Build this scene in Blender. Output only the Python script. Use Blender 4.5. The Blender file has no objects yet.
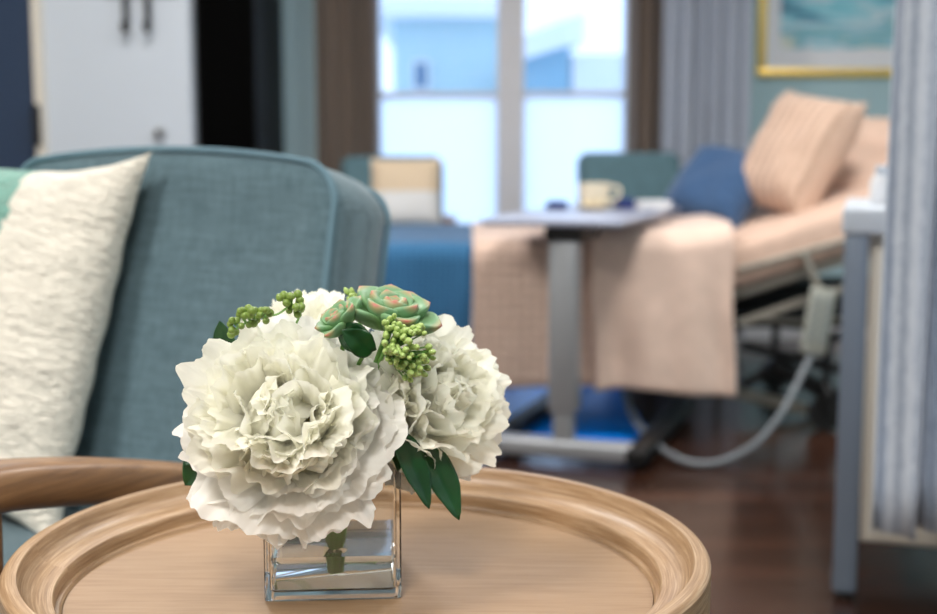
import bpy, bmesh, math, random
from math import sin, cos, pi, radians as R_, sqrt
from mathutils import Vector as V, Matrix, Euler, noise

SC = bpy.context.scene
COL = SC.collection
# ------------------------------------------------------------------ camera
PITCH = R_(7.02); FPX = 1300.0; CZ = .89
cd = bpy.data.cameras.new('camera'); cam = bpy.data.objects.new('camera', cd); COL.objects.link(cam)
cam.location = (0, 0, CZ); cam.rotation_euler = (pi/2 - PITCH, 0, 0)
cd.sensor_width = 36; cd.lens = FPX/937*36; cd.clip_start = .02
cd.dof.use_dof = True; cd.dof.focus_distance = .93; cd.dof.aperture_fstop = 4.6
SC.camera = cam
# ------------------------------------------------------------------ world
w = bpy.data.worlds.new('world'); SC.world = w; w.use_nodes = True
wn = w.node_tree
bg = wn.nodes['Background']
tc = wn.nodes.new('ShaderNodeTexCoord'); sp = wn.nodes.new('ShaderNodeSeparateXYZ')
rp = wn.nodes.new('ShaderNodeValToRGB')
wn.links.new(tc.outputs['Generated'], sp.inputs[0]); wn.links.new(sp.outputs['Z'], rp.inputs[0])
rp.color_ramp.elements[0].color = (.58, .76, 1, 1); rp.color_ramp.elements[1].color = (.5, .7, 1, 1)
wn.links.new(rp.outputs[0], bg.inputs['Color'])
bg.inputs['Strength'].default_value = 2.0
# ------------------------------------------------------------------ exposure, lights
SC.view_settings.view_transform = 'Standard'; SC.view_settings.look = 'None'
SC.view_settings.gamma = 1; SC.view_settings.use_curve_mapping = False
SC.view_settings.exposure = 0.12
SC.cycles.max_bounces = 10; SC.cycles.transmission_bounces = 10; SC.cycles.transparent_max_bounces = 12
SC.cycles.caustics_refractive = True; SC.cycles.sample_clamp_indirect = 6
CEIL = 2.62
LAMPS = [((-1.25, .35), .6, 44), ((-.35, -.75), .6, 52), ((-1.0, 3.4), .6, 46), ((1.0, 3.1), .6, 42), ((1.55, 1.2), .6, 24)]  # first is the key from upper left, the others are added fill
def key_fill_lamps():
    for (x, y), s, wt in LAMPS:
        ld = bpy.data.lights.new('key_fill_lamp', 'AREA'); ld.shape = 'SQUARE'; ld.size = s*.94
        ld.energy = wt; ld.color = (1, .965, .92)
        o = bpy.data.objects.new('key_fill_lamp', ld); COL.objects.link(o); o.location = (x, y, CEIL-.03)
key_fill_lamps()

# ------------------------------------------------------------------ helpers
def at(px, py, Y):
    """the point at distance Y that the photograph shows at this pixel"""
    d = V(((px-468.5)/FPX, cos(PITCH)+(307-py)/FPX*sin(PITCH), -sin(PITCH)+(307-py)/FPX*cos(PITCH)))
    return d*(Y/d.y) + V((0, 0, CZ))

def lin(c):
    return tuple(((v/255)/12.92 if v/255 <= .04045 else ((v/255+.055)/1.055)**2.4) for v in c) + (1,)

def mat(name, col, rough=.6, metal=0, noise_amt=0, nscale=20, bump=0, bscale=60, **kw):
    m = bpy.data.materials.new(name); m.use_nodes = True
    nt = m.node_tree; b = nt.nodes['Principled BSDF']
    c = lin(col)
    b.inputs['Base Color'].default_value = c; b.inputs['Roughness'].default_value = rough; b.inputs['Metallic'].default_value = metal
    for k, v in kw.items():
        b.inputs[k.replace('_', ' ')].default_value = v
    t = nt.nodes.new('ShaderNodeTexCoord')
    if noise_amt:
        n = nt.nodes.new('ShaderNodeTexNoise'); n.inputs['Scale'].default_value = nscale; n.inputs['Detail'].default_value = 5
        r = nt.nodes.new('ShaderNodeValToRGB'); r.color_ramp.elements[0].position = .3; r.color_ramp.elements[1].position = .7
        r.color_ramp.elements[0].color = tuple(v*(1-noise_amt) for v in c[:3])+(1,)
        r.color_ramp.elements[1].color = tuple(min(1, v*(1+noise_amt)) for v in c[:3])+(1,)
        nt.links.new(t.outputs['Object'], n.inputs['Vector']); nt.links.new(n.outputs['Fac'], r.inputs[0]); nt.links.new(r.outputs[0], b.inputs['Base Color'])
    if bump:
        n = nt.nodes.new('ShaderNodeTexNoise'); n.inputs['Scale'].default_value = bscale; n.inputs['Detail'].default_value = 4
        bp = nt.nodes.new('ShaderNodeBump'); bp.inputs['Strength'].default_value = bump; bp.inputs['Distance'].default_value = .004
        nt.links.new(t.outputs['Object'], n.inputs['Vector']); nt.links.new(n.outputs['Fac'], bp.inputs['Height']); nt.links.new(bp.outputs[0], b.inputs['Normal'])
    return m

def fabric(name, col, col2, sx, sz, bump=.4, rough=.9, dist=.002, axes=('X', 'Z'), third=None, slub=.35):
    """woven cloth: threads of two tones crossing, slightly uneven"""
    m = bpy.data.materials.new(name); m.use_nodes = True; nt = m.node_tree; b = nt.nodes['Principled BSDF']
    b.inputs['Roughness'].default_value = rough; b.inputs['Sheen Weight'].default_value = .25
    t = nt.nodes.new('ShaderNodeTexCoord')
    nz = nt.nodes.new('ShaderNodeTexNoise'); nz.inputs['Scale'].default_value = 14; nz.inputs['Detail'].default_value = 3
    nt.links.new(t.outputs['Object'], nz.inputs['Vector'])
    outs = []
    for ax, s in zip(axes, (sx, sz)):
        wv = nt.nodes.new('ShaderNodeTexWave'); wv.bands_direction = ax; wv.inputs['Scale'].default_value = s
        wv.inputs['Distortion'].default_value = 1.5; wv.inputs['Detail'].default_value = 3; wv.inputs['Detail Scale'].default_value = 3
        nt.links.new(t.outputs['Object'], wv.inputs['Vector']); outs.append(wv.outputs['Fac'])
    # long slubs: noise stretched along each thread direction
    for k in range(2):
        mp = nt.nodes.new('ShaderNodeMapping'); s = {'X': 1, 'Y': 1, 'Z': 1}
        v = [60, 60, 60]; v['XYZ'.index(axes[k])] = 6
        mp.inputs['Scale'].default_value = tuple(q*(3.2) for q in v)
        n2 = nt.nodes.new('ShaderNodeTexNoise'); n2.inputs['Scale'].default_value = 1; n2.inputs['Detail'].default_value = 2
        nt.links.new(t.outputs['Object'], mp.inputs[0]); nt.links.new(mp.outputs[0], n2.inputs['Vector']); outs.append(n2.outputs['Fac'])
    def mth(op, a, b_):
        q = nt.nodes.new('ShaderNodeMath'); q.operation = op
        for i, x in enumerate((a, b_)):
            if isinstance(x, (int, float)): q.inputs[i].default_value = x
            else: nt.links.new(x, q.inputs[i])
        return q.outputs[0]
    h = mth('MULTIPLY', mth('ADD', outs[0], outs[1]), .5)
    sl = mth('MULTIPLY', mth('ADD', outs[2], outs[3]), .5)
    f = mth('ADD', mth('MULTIPLY', h, 1-slub), mth('MULTIPLY', sl, slub))
    r = nt.nodes.new('ShaderNodeValToRGB'); r.color_ramp.elements[0].position = .28; r.color_ramp.elements[1].position = .68
    r.color_ramp.elements[0].color = lin(col2); r.color_ramp.elements[1].color = lin(col)
    nt.links.new(f, r.inputs[0]); nt.links.new(r.outputs[0], b.inputs['Base Color'])
    bp = nt.nodes.new('ShaderNodeBump'); bp.inputs['Strength'].default_value = bump; bp.inputs['Distance'].default_value = dist
    nt.links.new(f, bp.inputs['Height']); nt.links.new(bp.outputs[0], b.inputs['Normal'])
    return m

def wood(name, c1, c2, c3, scale=(3, 60, 60), rough=.45, bump=.15, radial=False, coat=0):
    m = bpy.data.materials.new(name); m.use_nodes = True; nt = m.node_tree; b = nt.nodes['Principled BSDF']
    b.inputs['Roughness'].default_value = rough; b.inputs['Coat Weight'].default_value = coat; b.inputs['Coat Roughness'].default_value = .25
    t = nt.nodes.new('ShaderNodeTexCoord'); vec = t.outputs['Object']
    if radial:   # grain that runs round the ring
        s = nt.nodes.new('ShaderNodeSeparateXYZ'); nt.links.new(vec, s.inputs[0])
        a = nt.nodes.new('ShaderNodeMath'); a.operation = 'ARCTAN2'; nt.links.new(s.outputs['Y'], a.inputs[0]); nt.links.new(s.outputs['X'], a.inputs[1])
        l = nt.nodes.new('ShaderNodeVectorMath'); l.operation = 'LENGTH'
        cm0 = nt.nodes.new('ShaderNodeCombineXYZ'); nt.links.new(s.outputs['X'], cm0.inputs[0]); nt.links.new(s.outputs['Y'], cm0.inputs[1])
        nt.links.new(cm0.outputs[0], l.inputs[0])
        cm = nt.nodes.new('ShaderNodeCombineXYZ'); nt.links.new(a.outputs[0], cm.inputs[0]); nt.links.new(l.outputs['Value'], cm.inputs[1]); nt.links.new(s.outputs['Z'], cm.inputs[2])
        vec = cm.outputs[0]
    mp = nt.nodes.new('ShaderNodeMapping'); mp.inputs['Scale'].default_value = scale; nt.links.new(vec, mp.inputs[0])
    n1 = nt.nodes.new('ShaderNodeTexNoise'); n1.inputs['Scale'].default_value = 1; n1.inputs['Detail'].default_value = 8; n1.inputs['Roughness'].default_value = .65; n1.inputs['Distortion'].default_value = .4
    nt.links.new(mp.outputs[0], n1.inputs['Vector'])
    r = nt.nodes.new('ShaderNodeValToRGB'); e = r.color_ramp.elements
    e[0].position = .3; e[1].position = .72; e[0].color = lin(c1); e[1].color = lin(c3); q = e.new(.5); q.color = lin(c2)
    nt.links.new(n1.outputs['Fac'], r.inputs[0]); nt.links.new(r.outputs[0], b.inputs['Base Color'])
    bp = nt.nodes.new('ShaderNodeBump'); bp.inputs['Strength'].default_value = bump; bp.inputs['Distance'].default_value = .001
    nt.links.new(n1.outputs['Fac'], bp.inputs['Height']); nt.links.new(bp.outputs[0], b.inputs['Normal'])
    return m

def new_bm(): return bmesh.new()
def obj(name, bm, m, parent=None, smooth=True, ang=40, loc=None):
    me = bpy.data.meshes.new(name)
    bmesh.ops.recalc_face_normals(bm, faces=bm.faces[:]) if getattr(bm, 'recalc', True) else None
    bm.to_mesh(me); bm.free()
    for mm in (m if isinstance(m, (list, tuple)) else [m]): me.materials.append(mm)
    if smooth:
        me.shade_smooth()
        if ang: me.set_sharp_from_angle(angle=R_(ang))
    o = bpy.data.objects.new(name, me); COL.objects.link(o)
    if parent is not None: o.parent = parent
    if loc: o.location = loc
    return o
def obj_ns(name, bm, m, parent=None):   # open sheets: keep the normals as built
    me = bpy.data.meshes.new(name); bm.to_mesh(me); bm.free()
    for mm in (m if isinstance(m, (list, tuple)) else [m]): me.materials.append(mm)
    me.shade_smooth(); o = bpy.data.objects.new(name, me); COL.objects.link(o)
    if parent is not None: o.parent = parent
    return o
def thing(name, label, cat, loc=(0, 0, 0), rz=0, group=None):
    o = bpy.data.objects.new(name, None); COL.objects.link(o); o.empty_display_size = .05
    o.location = loc; o.rotation_euler = (0, 0, rz); o['label'] = label; o['category'] = cat
    if group: o['group'] = group
    return o
def tag(o, label, cat, group=None):
    o['label'] = label; o['category'] = cat
    if group: o['group'] = group
    return o
def struct(name, bm, m, parent=None, smooth=False, ang=40):
    o = obj(name, bm, m, parent, smooth, ang); o['kind'] = 'structure'; return o

def box(bm, c, s, bev=0, seg=2, M=None):
    r = bmesh.ops.create_cube(bm, size=1); vs = r['verts']
    bmesh.ops.scale(bm, vec=V(s), verts=vs)
    if bev:
        es = list({e for v in vs for e in v.link_edges})
        rr = bmesh.ops.bevel(bm, geom=es, offset=bev, segments=seg, profile=.5, affect='EDGES', clamp_overlap=True)
        vs = list({v for f in rr['faces'] for v in f.verts} | {v for v in vs if v.is_valid})
    bmesh.ops.translate(bm, vec=V(c), verts=vs)
    if M is not None: bmesh.ops.transform(bm, matrix=M, verts=vs)
    return vs
def bb(x0, x1, y0, y1, z0, z1, bev=0, seg=2):
    bm = new_bm(); box(bm, ((x0+x1)/2, (y0+y1)/2, (z0+z1)/2), (x1-x0, y1-y0, z1-z0), bev, seg); return bm
def tube(bm, pts, rad, n=12, cap=True, sq=None):
    """swept tube; rad a number or list; sq=(w,h) makes an oval section"""
    pts = [V(p) for p in pts]; k = len(pts)
    rs = rad if isinstance(rad, (list, tuple)) else [rad]*k
    rings = []; up = None
    for i, p in enumerate(pts):
        t = (pts[min(i+1, k-1)]-pts[max(i-1, 0)]).normalized()
        if up is None:
            up = V((0, 0, 1)) if abs(t.z) < .9 else V((0, 1, 0))
        a = t.cross(up).normalized(); u = a.cross(t).normalized(); up = u
        ring = []
        for j in range(n):
            th = 2*pi*j/n; ca, sa = cos(th), sin(th)
            wx, wy = (1, 1)
            if sq:
                wx, wy = sq
                ca = math.copysign(abs(ca)**.6, ca); sa = math.copysign(abs(sa)**.6, sa)
            ring.append(bm.verts.new(p + a*(ca*rs[i]*wx) + u*(sa*rs[i]*wy)))
        rings.append(ring)
    for i in range(k-1):
        for j in range(n):
            bm.faces.new((rings[i][j], rings[i][(j+1) % n], rings[i+1][(j+1) % n], rings[i+1][j]))
    if cap:
        bm.faces.new(rings[0][::-1]); bm.faces.new(rings[-1])
    return bm
def tb(pts, rad, n=12, sq=None): return tube(new_bm(), pts, rad, n, True, sq)
def cat_rom(pts, m=6):
    P = [V(p) for p in pts]; P = [2*P[0]-P[1]] + P + [2*P[-1]-P[-2]]; out = []
    for i in range(1, len(P)-2):
        for j in range(m):
            t = j/m
            out.append(.5*((2*P[i]) + (P[i+1]-P[i-1])*t + (2*P[i-1]-5*P[i]+4*P[i+1]-P[i+2])*t*t + (3*P[i]-P[i-1]-3*P[i+1]+P[i+2])*t**3))
    out.append(P[-2]); return out
def lathe(prof, n=96, closed=False):
    bm = new_bm(); rings = []
    for (r, z) in prof:
        if r < 1e-6: rings.append([bm.verts.new((0, 0, z))])
        else: rings.append([bm.verts.new((r*cos(2*pi*j/n), r*sin(2*pi*j/n), z)) for j in range(n)])
    seq = list(range(len(rings)))
    pairs = list(zip(seq, seq[1:])) + ([(seq[-1], 0)] if closed else [])
    for a, b in pairs:
        A, B = rings[a], rings[b]
        for j in range(n):
            q = (j+1) % n
            if len(A) == 1: bm.faces.new((A[0], B[j], B[q]))
            elif len(B) == 1: bm.faces.new((A[j], A[q], B[0]))
            else: bm.faces.new((A[j], A[q], B[q], B[j]))
    return bm
def grid(fn, nu, nv, bm=None, uv=True, closed_u=False):
    bm = bm or new_bm(); L = bm.loops.layers.uv.verify() if uv else None
    vs = [[bm.verts.new(fn(i/nu, j/nv)) for j in range(nv+1)] for i in range(nu+1)]
    for i in range(nu):
        for j in range(nv):
            f = bm.faces.new((vs[i][j], vs[i+1][j], vs[i+1][j+1], vs[i][j+1]))
            if uv:
                for l, (a, b) in zip(f.loops, ((i, j), (i+1, j), (i+1, j+1), (i, j+1))): l[L].uv = (a/nu, b/nv)
    return bm
def pillow(wd, ht, th, n=28, pinch=.05, wob=.006, seed=0, M=None, matfn=None, fine=None):
    """closed cushion lying in local X (width) / Z (height), thickness along Y"""
    bm = new_bm(); front = {}; back = {}
    for i in range(n+1):
        for j in range(n+1):
            u = 2*i/n-1; v = 2*j/n-1
            x = u*wd/2*(1-pinch*(1-u*u*0)*(1-v*v)*abs(u)); z = v*ht/2*(1-pinch*(1-u*u)*abs(v))
            x = u*wd/2*(1-pinch*.6*(1-v**4)); z = v*ht/2*(1-pinch*(1-u**4))
            k = max(0, (1-u**4))**.55*max(0, (1-v**4))**.55
            nn = noise.noise(V((x*9+seed*7, z*9, seed)))*wob + noise.noise(V((x*25, z*25, seed+3)))*wob*.35
            edge = (i in (0, n) or j in (0, n))
            y = th/2*k
            # radiating puckers near the border
            y *= 1 + .05*sin(22*u+seed)*(abs(v)**3) + .05*sin(22*v+seed)*(abs(u)**3)
            a = V((x, -y-nn*k, z)); b = V((x, y+nn*k, z))
            if M is not None: a = M @ a; b = M @ b
            front[i, j] = bm.verts.new(a)
            back[i, j] = front[i, j] if edge else bm.verts.new(b)
    for i in range(n):
        for j in range(n):
            f1 = bm.faces.new((front[i, j], front[i+1, j], front[i+1, j+1], front[i, j+1]))
            try: f2 = bm.faces.new((back[i, j+1], back[i+1, j+1], back[i+1, j], back[i, j]))
            except ValueError: f2 = None
            if matfn:
                k = matfn((i+.5)/n*2-1, (j+.5)/n*2-1)
                f1.material_index = k
                if f2: f2.material_index = k
    return bm

# ------------------------------------------------------------------ materials
M_wall = mat('wall_paint', (178, 206, 214), .8, bump=.05)
M_wall2 = mat('wall_white', (214, 214, 210), .8)
M_ceil = mat('ceiling_paint', (225, 224, 220), .9)
M_white = mat('white_laminate', (200, 208, 218), .35)
M_black = mat('black_laminate', (4, 4, 4), .8, Specular_IOR_Level=.03)
M_dgrey = mat('dark_laminate', (20, 21, 22), .6, Specular_IOR_Level=.2)
M_navy = mat('navy_paint', (34, 54, 82), .4)
M_frame = mat('window_paint', (222, 220, 224), .5)
M_curt_b = fabric('brown_curtain_cloth', (128, 112, 100), (100, 88, 78), 40, 40, .2)
M_curt_g = fabric('grey_blue_curtain_cloth', (194, 200, 212), (142, 152, 170), 26, 60, .3)
M_priv = fabric('privacy_curtain_cloth', (226, 234, 246), (138, 154, 178), 14, 110, .4, slub=.5)
M_teal = fabric('teal_linen', (108, 134, 144), (56, 82, 93), 230, 230, .5, slub=.66)
M_teal_far = mat('teal_cloth', (92, 122, 132), .9, noise_amt=.1)
M_pipe = mat('teal_piping', (100, 130, 144), .85, bump=.4, bscale=500)
M_metal = mat('brushed_metal', (172, 175, 180), .38, .55)
M_gmetal = mat('painted_grey_metal', (122, 134, 150), .42, .25)
M_bedframe = mat('bed_frame_paint', (150, 145, 135), .5, .1)
M_darkmetal = mat('dark_metal', (22, 22, 24), .5, .3)
M_rubber = mat('black_rubber', (14, 14, 15), .6)
M_gold = mat('gold_frame', (250, 212, 110), .35, .5)
M_mat = mat('mat_board', (240, 240, 246), .9)
M_cream = mat('cream_panel', (226, 218, 204), .55)
M_cup = mat('cream_ceramic', (232, 220, 196), .25)
M_navycloth = mat('navy_napkin_cloth', (38, 52, 112), .85, noise_amt=.2)
M_paper = mat('white_paper', (230, 230, 232), .8)
M_blue = fabric('blue_blanket_knit', (48, 112, 156), (24, 78, 122), 18, 26, .5, axes=('X', 'Z'), dist=.01)
M_peach = fabric('peach_waffle_cloth', (228, 200, 184), (190, 162, 146), 10, 10, .6, axes=('X', 'Z'), dist=.012, slub=.25)
M_throw = mat('peach_throw_cloth', (228, 200, 184), .9, noise_amt=.06, bump=.3, bscale=60, Sheen_Weight=.3)
M_sheet = mat('peach_sheet_cloth', (212, 182, 164), .9, noise_amt=.06, bump=.3, bscale=30)
M_strpil = fabric('striped_peach_cloth', (222, 192, 172), (178, 146, 126), 9, 60, .5, axes=('X', 'Z'), dist=.01)
M_bluepil = fabric('blue_denim_cloth', (58, 92, 132), (34, 62, 100), 60, 60, .4)
M_mattress = mat('mattress_cover', (196, 180, 168), .8)
M_handset = mat('grey_plastic', (156, 158, 150), .5)
M_cord = mat('grey_cable', (118, 124, 130), .5)
M_knit = mat('cream_boucle', (240, 234, 220), .95, noise_amt=.05, nscale=60, Sheen_Weight=.3)
M_knit_t = mat('sage_boucle', (122, 172, 158), .95, noise_amt=.15, nscale=60, Sheen_Weight=.3)
def add_knit(m, d=.014):
    nt = m.node_tree; b = nt.nodes['Principled BSDF']; t = nt.nodes.new('ShaderNodeTexCoord')
    mp = nt.nodes.new('ShaderNodeMapping'); mp.inputs['Scale'].default_value = (45, 45, 130); mp.inputs['Rotation'].default_value = (0, R_(-14), 0)
    n1 = nt.nodes.new('ShaderNodeTexNoise'); n1.inputs['Scale'].default_value = 1; n1.inputs['Detail'].default_value = 4; n1.inputs['Distortion'].default_value = .8
    bp = nt.nodes.new('ShaderNodeBump'); bp.inputs['Strength'].default_value = .9; bp.inputs['Distance'].default_value = d
    nt.links.new(t.outputs['Object'], mp.inputs[0]); nt.links.new(mp.outputs[0], n1.inputs['Vector']); nt.links.new(n1.outputs['Fac'], bp.inputs['Height']); nt.links.new(bp.outputs[0], b.inputs['Normal'])
add_knit(M_knit); add_knit(M_knit_t)
M_top = wood('pale_oak_top', (138, 107, 77), (153, 123, 92), (162, 134, 105), (12, 200, 90), .5, .1, coat=.1)
M_rim = wood('whitewashed_oak_rim', (126, 94, 62), (162, 130, 96), (196, 168, 136), (4, 620, 420), .45, .25, radial=True, coat=.15)
M_arm = wood('brown_oak', (96, 66, 42), (128, 94, 62), (156, 120, 84), (90, 5, 90), .45, .2, coat=.1)
M_green = mat('dark_leaf', (20, 62, 28), .3, noise_amt=.25, nscale=60, Subsurface_Weight=.05)
M_stem = mat('green_stem', (112, 160, 78), .5)
M_bud = mat('green_berry', (122, 146, 66), .4, noise_amt=.25, nscale=160, Subsurface_Weight=.1, Subsurface_Radius=(.002, .003, .001))
M_bud2 = mat('light_green_bud', (168, 192, 112), .45, noise_amt=.2, nscale=160, Subsurface_Weight=.1, Subsurface_Radius=(.002, .003, .001))

def floor_cover():
    m = bpy.data.materials.new('dark_plank_floor'); m.use_nodes = True; nt = m.node_tree; b = nt.nodes['Principled BSDF']
    t = nt.nodes.new('ShaderNodeTexCoord')
    br = nt.nodes.new('ShaderNodeTexBrick'); br.inputs['Scale'].default_value = 1; br.inputs['Brick Width'].default_value = 1.2; br.inputs['Row Height'].default_value = .1
    br.inputs['Mortar Size'].default_value = .0025; br.offset = .37; br.inputs['Bias'].default_value = 0
    br.inputs['Color1'].default_value = lin((74, 46, 34)); br.inputs['Color2'].default_value = lin((44, 27, 20)); br.inputs['Mortar'].default_value = lin((20, 13, 10))
    nt.links.new(t.outputs['Object'], br.inputs['Vector'])
    mp = nt.nodes.new('ShaderNodeMapping'); mp.inputs['Scale'].default_value = (3, 50, 1); nt.links.new(t.outputs['Object'], mp.inputs[0])
    n = nt.nodes.new('ShaderNodeTexNoise'); n.inputs['Scale'].default_value = 1; n.inputs['Detail'].default_value = 6; nt.links.new(mp.outputs[0], n.inputs['Vector'])
    r = nt.nodes.new('ShaderNodeValToRGB'); r.color_ramp.elements[0].color = (.45, .45, .45, 1); r.color_ramp.elements[1].color = (1.25, 1.2, 1.15, 1)
    nt.links.new(n.outputs['Fac'], r.inputs[0])
    mx = nt.nodes.new('ShaderNodeMix'); mx.data_type = 'RGBA'; mx.blend_type = 'MULTIPLY'; mx.inputs[0].default_value = .9
    nt.links.new(br.outputs['Color'], mx.inputs[6]); nt.links.new(r.outputs[0], mx.inputs[7]); nt.links.new(mx.outputs[2], b.inputs['Base Color'])
    b.inputs['Roughness'].default_value = .22
    bp = nt.nodes.new('ShaderNodeBump'); bp.inputs['Strength'].default_value = .12; bp.inputs['Distance'].default_value = .002
    nt.links.new(n.outputs['Fac'], bp.inputs['Height']); nt.links.new(bp.outputs[0], b.inputs['Normal'])
    return m
def glass_pane(name, col, refl=.08):
    m = bpy.data.materials.new(name); m.use_nodes = True; nt = m.node_tree; nt.nodes.remove(nt.nodes['Principled BSDF'])
    a = nt.nodes.new('ShaderNodeBsdfTransparent'); a.inputs[0].default_value = col; g = nt.nodes.new('ShaderNodeBsdfGlossy'); g.inputs['Roughness'].default_value = .02
    mx = nt.nodes.new('ShaderNodeMixShader'); mx.inputs[0].default_value = refl
    nt.links.new(a.outputs[0], mx.inputs[1]); nt.links.new(g.outputs[0], mx.inputs[2]); nt.links.new(mx.outputs[0], nt.nodes['Material Output'].inputs[0]); return m
def frosted():
    m = bpy.data.materials.new('frosted_glass'); m.use_nodes = True; nt = m.node_tree; nt.nodes.remove(nt.nodes['Principled BSDF'])
    a = nt.nodes.new('ShaderNodeBsdfTranslucent'); a.inputs[0].default_value = (.97, .98, 1, 1)
    t = nt.nodes.new('ShaderNodeBsdfTransparent'); t.inputs[0].default_value = (1, 1, 1, 1)
    mx = nt.nodes.new('ShaderNodeMixShader'); mx.inputs[0].default_value = .2
    nt.links.new(a.outputs[0], mx.inputs[1]); nt.links.new(t.outputs[0], mx.inputs[2]); nt.links.new(mx.outputs[0], nt.nodes['Material Output'].inputs[0]); return m
M_floor = floor_cover(); M_pane = glass_pane('clear_glass_pane', (.97, .98, 1, 1)); M_frost = frosted()
def refr(name, ior, col=(1, 1, 1, 1)):
    m = bpy.data.materials.new(name); m.use_nodes = True; b = m.node_tree.nodes['Principled BSDF']
    b.inputs['Base Color'].default_value = col; b.inputs['Roughness'].default_value = 0; b.inputs['IOR'].default_value = ior; b.inputs['Transmission Weight'].default_value = 1
    return m
M_glass = refr('vase_glass', 1.5, (.985, .995, .995, 1)); M_water = refr('vase_water', 1.33, (.93, .975, .99, 1))

def petal_mat(name, tip, base):
    m = bpy.data.materials.new(name); m.use_nodes = True; nt = m.node_tree; b = nt.nodes['Principled BSDF']
    uv = nt.nodes.new('ShaderNodeUVMap'); s = nt.nodes.new('ShaderNodeSeparateXYZ'); nt.links.new(uv.outputs[0], s.inputs[0])
    r = nt.nodes.new('ShaderNodeValToRGB'); e = r.color_ramp.elements
    e[0].position = .2; e[0].color = lin(base); e[1].position = .66; e[1].color = lin(tip)
    nt.links.new(s.outputs['Y'], r.inputs[0]); nt.links.new(r.outputs[0], b.inputs['Base Color'])
    b.inputs['Roughness'].default_value = .6; b.inputs['Sheen Weight'].default_value = .1
    # fine veins running up the petal
    mp = nt.nodes.new('ShaderNodeMapping'); mp.inputs['Scale'].default_value = (40, 3, 1); nt.links.new(uv.outputs[0], mp.inputs[0])
    n = nt.nodes.new('ShaderNodeTexNoise'); n.inputs['Scale'].default_value = 1; nt.links.new(mp.outputs[0], n.inputs['Vector'])
    bp = nt.nodes.new('ShaderNodeBump'); bp.inputs['Strength'].default_value = .25; bp.inputs['Distance'].default_value = .0008
    nt.links.new(n.outputs['Fac'], bp.inputs['Height']); nt.links.new(bp.outputs[0], b.inputs['Normal'])
    tr = nt.nodes.new('ShaderNodeBsdfTranslucent'); nt.links.new(r.outputs[0], tr.inputs[0])
    mx = nt.nodes.new('ShaderNodeMixShader'); mx.inputs[0].default_value = .5
    out = nt.nodes['Material Output']
    nt.links.new(b.outputs[0], mx.inputs[1]); nt.links.new(tr.outputs[0], mx.inputs[2]); nt.links.new(mx.outputs[0], out.inputs[0])
    return m
M_petal = petal_mat('peony_petal', (255, 254, 250), (253, 246, 175))
M_petal_in = petal_mat('peony_inner_petal', (255, 254, 244), (252, 236, 118))
def succ_mat():
    m = bpy.data.materials.new('succulent_leaf'); m.use_nodes = True; nt = m.node_tree; b = nt.nodes['Principled BSDF']
    uv = nt.nodes.new('ShaderNodeUVMap'); s = nt.nodes.new('ShaderNodeSeparateXYZ'); nt.links.new(uv.outputs[0], s.inputs[0])
    r = nt.nodes.new('ShaderNodeValToRGB'); e = r.color_ramp.elements
    e[0].position = .1; e[0].color = lin((130, 170, 96)); e[1].position = 1; e[1].color = lin((190, 96, 92))
    q = e.new(.84); q.color = lin((112, 152, 112)); q = e.new(.94); q.color = lin((158, 150, 108))
    nt.links.new(s.outputs['Y'], r.inputs[0]); nt.links.new(r.outputs[0], b.inputs['Base Color'])
    b.inputs['Roughness'].default_value = .5
    return m
M_succ = succ_mat()

# ================================================================== SETTING
WY = 6.0        # far wall
struct('floor', bb(-3, 2.6, -2.2, WY+.1, -.05, 0), M_floor)
struct('ceiling', bb(-3, 2.6, -2.2, WY+.1, CEIL, CEIL+.05), M_ceil)
wx0, wx1 = at(377, 100, WY).x, at(628, 100, WY).x
def wall_far():
    bm = new_bm()
    for x0, x1, z0, z1 in ((-3, wx0-.02, 0, CEIL), (wx1+.02, 2.6, 0, CEIL), (wx0-.02, wx1+.02, 2.3, CEIL), (wx0-.02, wx1+.02, 0, .06)):
        box(bm, ((x0+x1)/2, WY+.06, (z0+z1)/2), (x1-x0, .12, z1-z0))
    return bm
struct('wall_far', wall_far(), M_wall)
struct('wall_left', bb(-3.1, -3, -2.2, WY+.1, 0, CEIL), M_wall2)
struct('wall_right', bb(2.6, 2.7, -2.2, WY+.1, 0, CEIL), M_wall)
struct('wall_near', bb(-3, 2.6, -2.3, -2.2, 0, CEIL), M_wall2)
bm = new_bm()
for x0, x1 in ((-.85, wx0-.06), (wx1+.06, 2.6)): box(bm, ((x0+x1)/2, WY-.008, .05), (x1-x0, .014, .1), .003)
struct('baseboard_far', bm, M_frame)
# window: frame, mullion, rails, sashes
zr = at(440, 95, WY).z
mx0, mx1 = at(497, 100, WY).x, at(524, 100, WY).x
bm = new_bm()
for x0, x1, z0, z1, d in ((wx0-.03, wx0+.015, .06, 2.3, .1), (wx1-.015, wx1+.03, .06, 2.3, .1), (mx0, mx1, .06, 2.3, .12),
                       (wx0, wx1, .06, .14, .1), (wx0, wx1, 2.24, 2.3, .1), (wx0, mx0, zr-.012, zr+.014, .06), (mx1, wx1, zr-.008, zr+.018, .06)):
    box(bm, ((x0+x1)/2, WY+.04, (z0+z1)/2), (x1-x0, d, z1-z0), .004)
win = struct('window_1', bm, M_frame)
for x0, x1 in ((wx0+.015, mx0), (mx1, wx1-.015)):
    for z0, z1, m in ((zr+.01, 2.24, M_pane), (.14, zr-.01, M_frost)):
        p = obj('window_pane', bb(x0, x1, WY+.045, WY+.049, z0, z1), m, win, smooth=False)
        p['label'] = 'clear upper pane' if m is M_pane else 'frosted lower pane'

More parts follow.
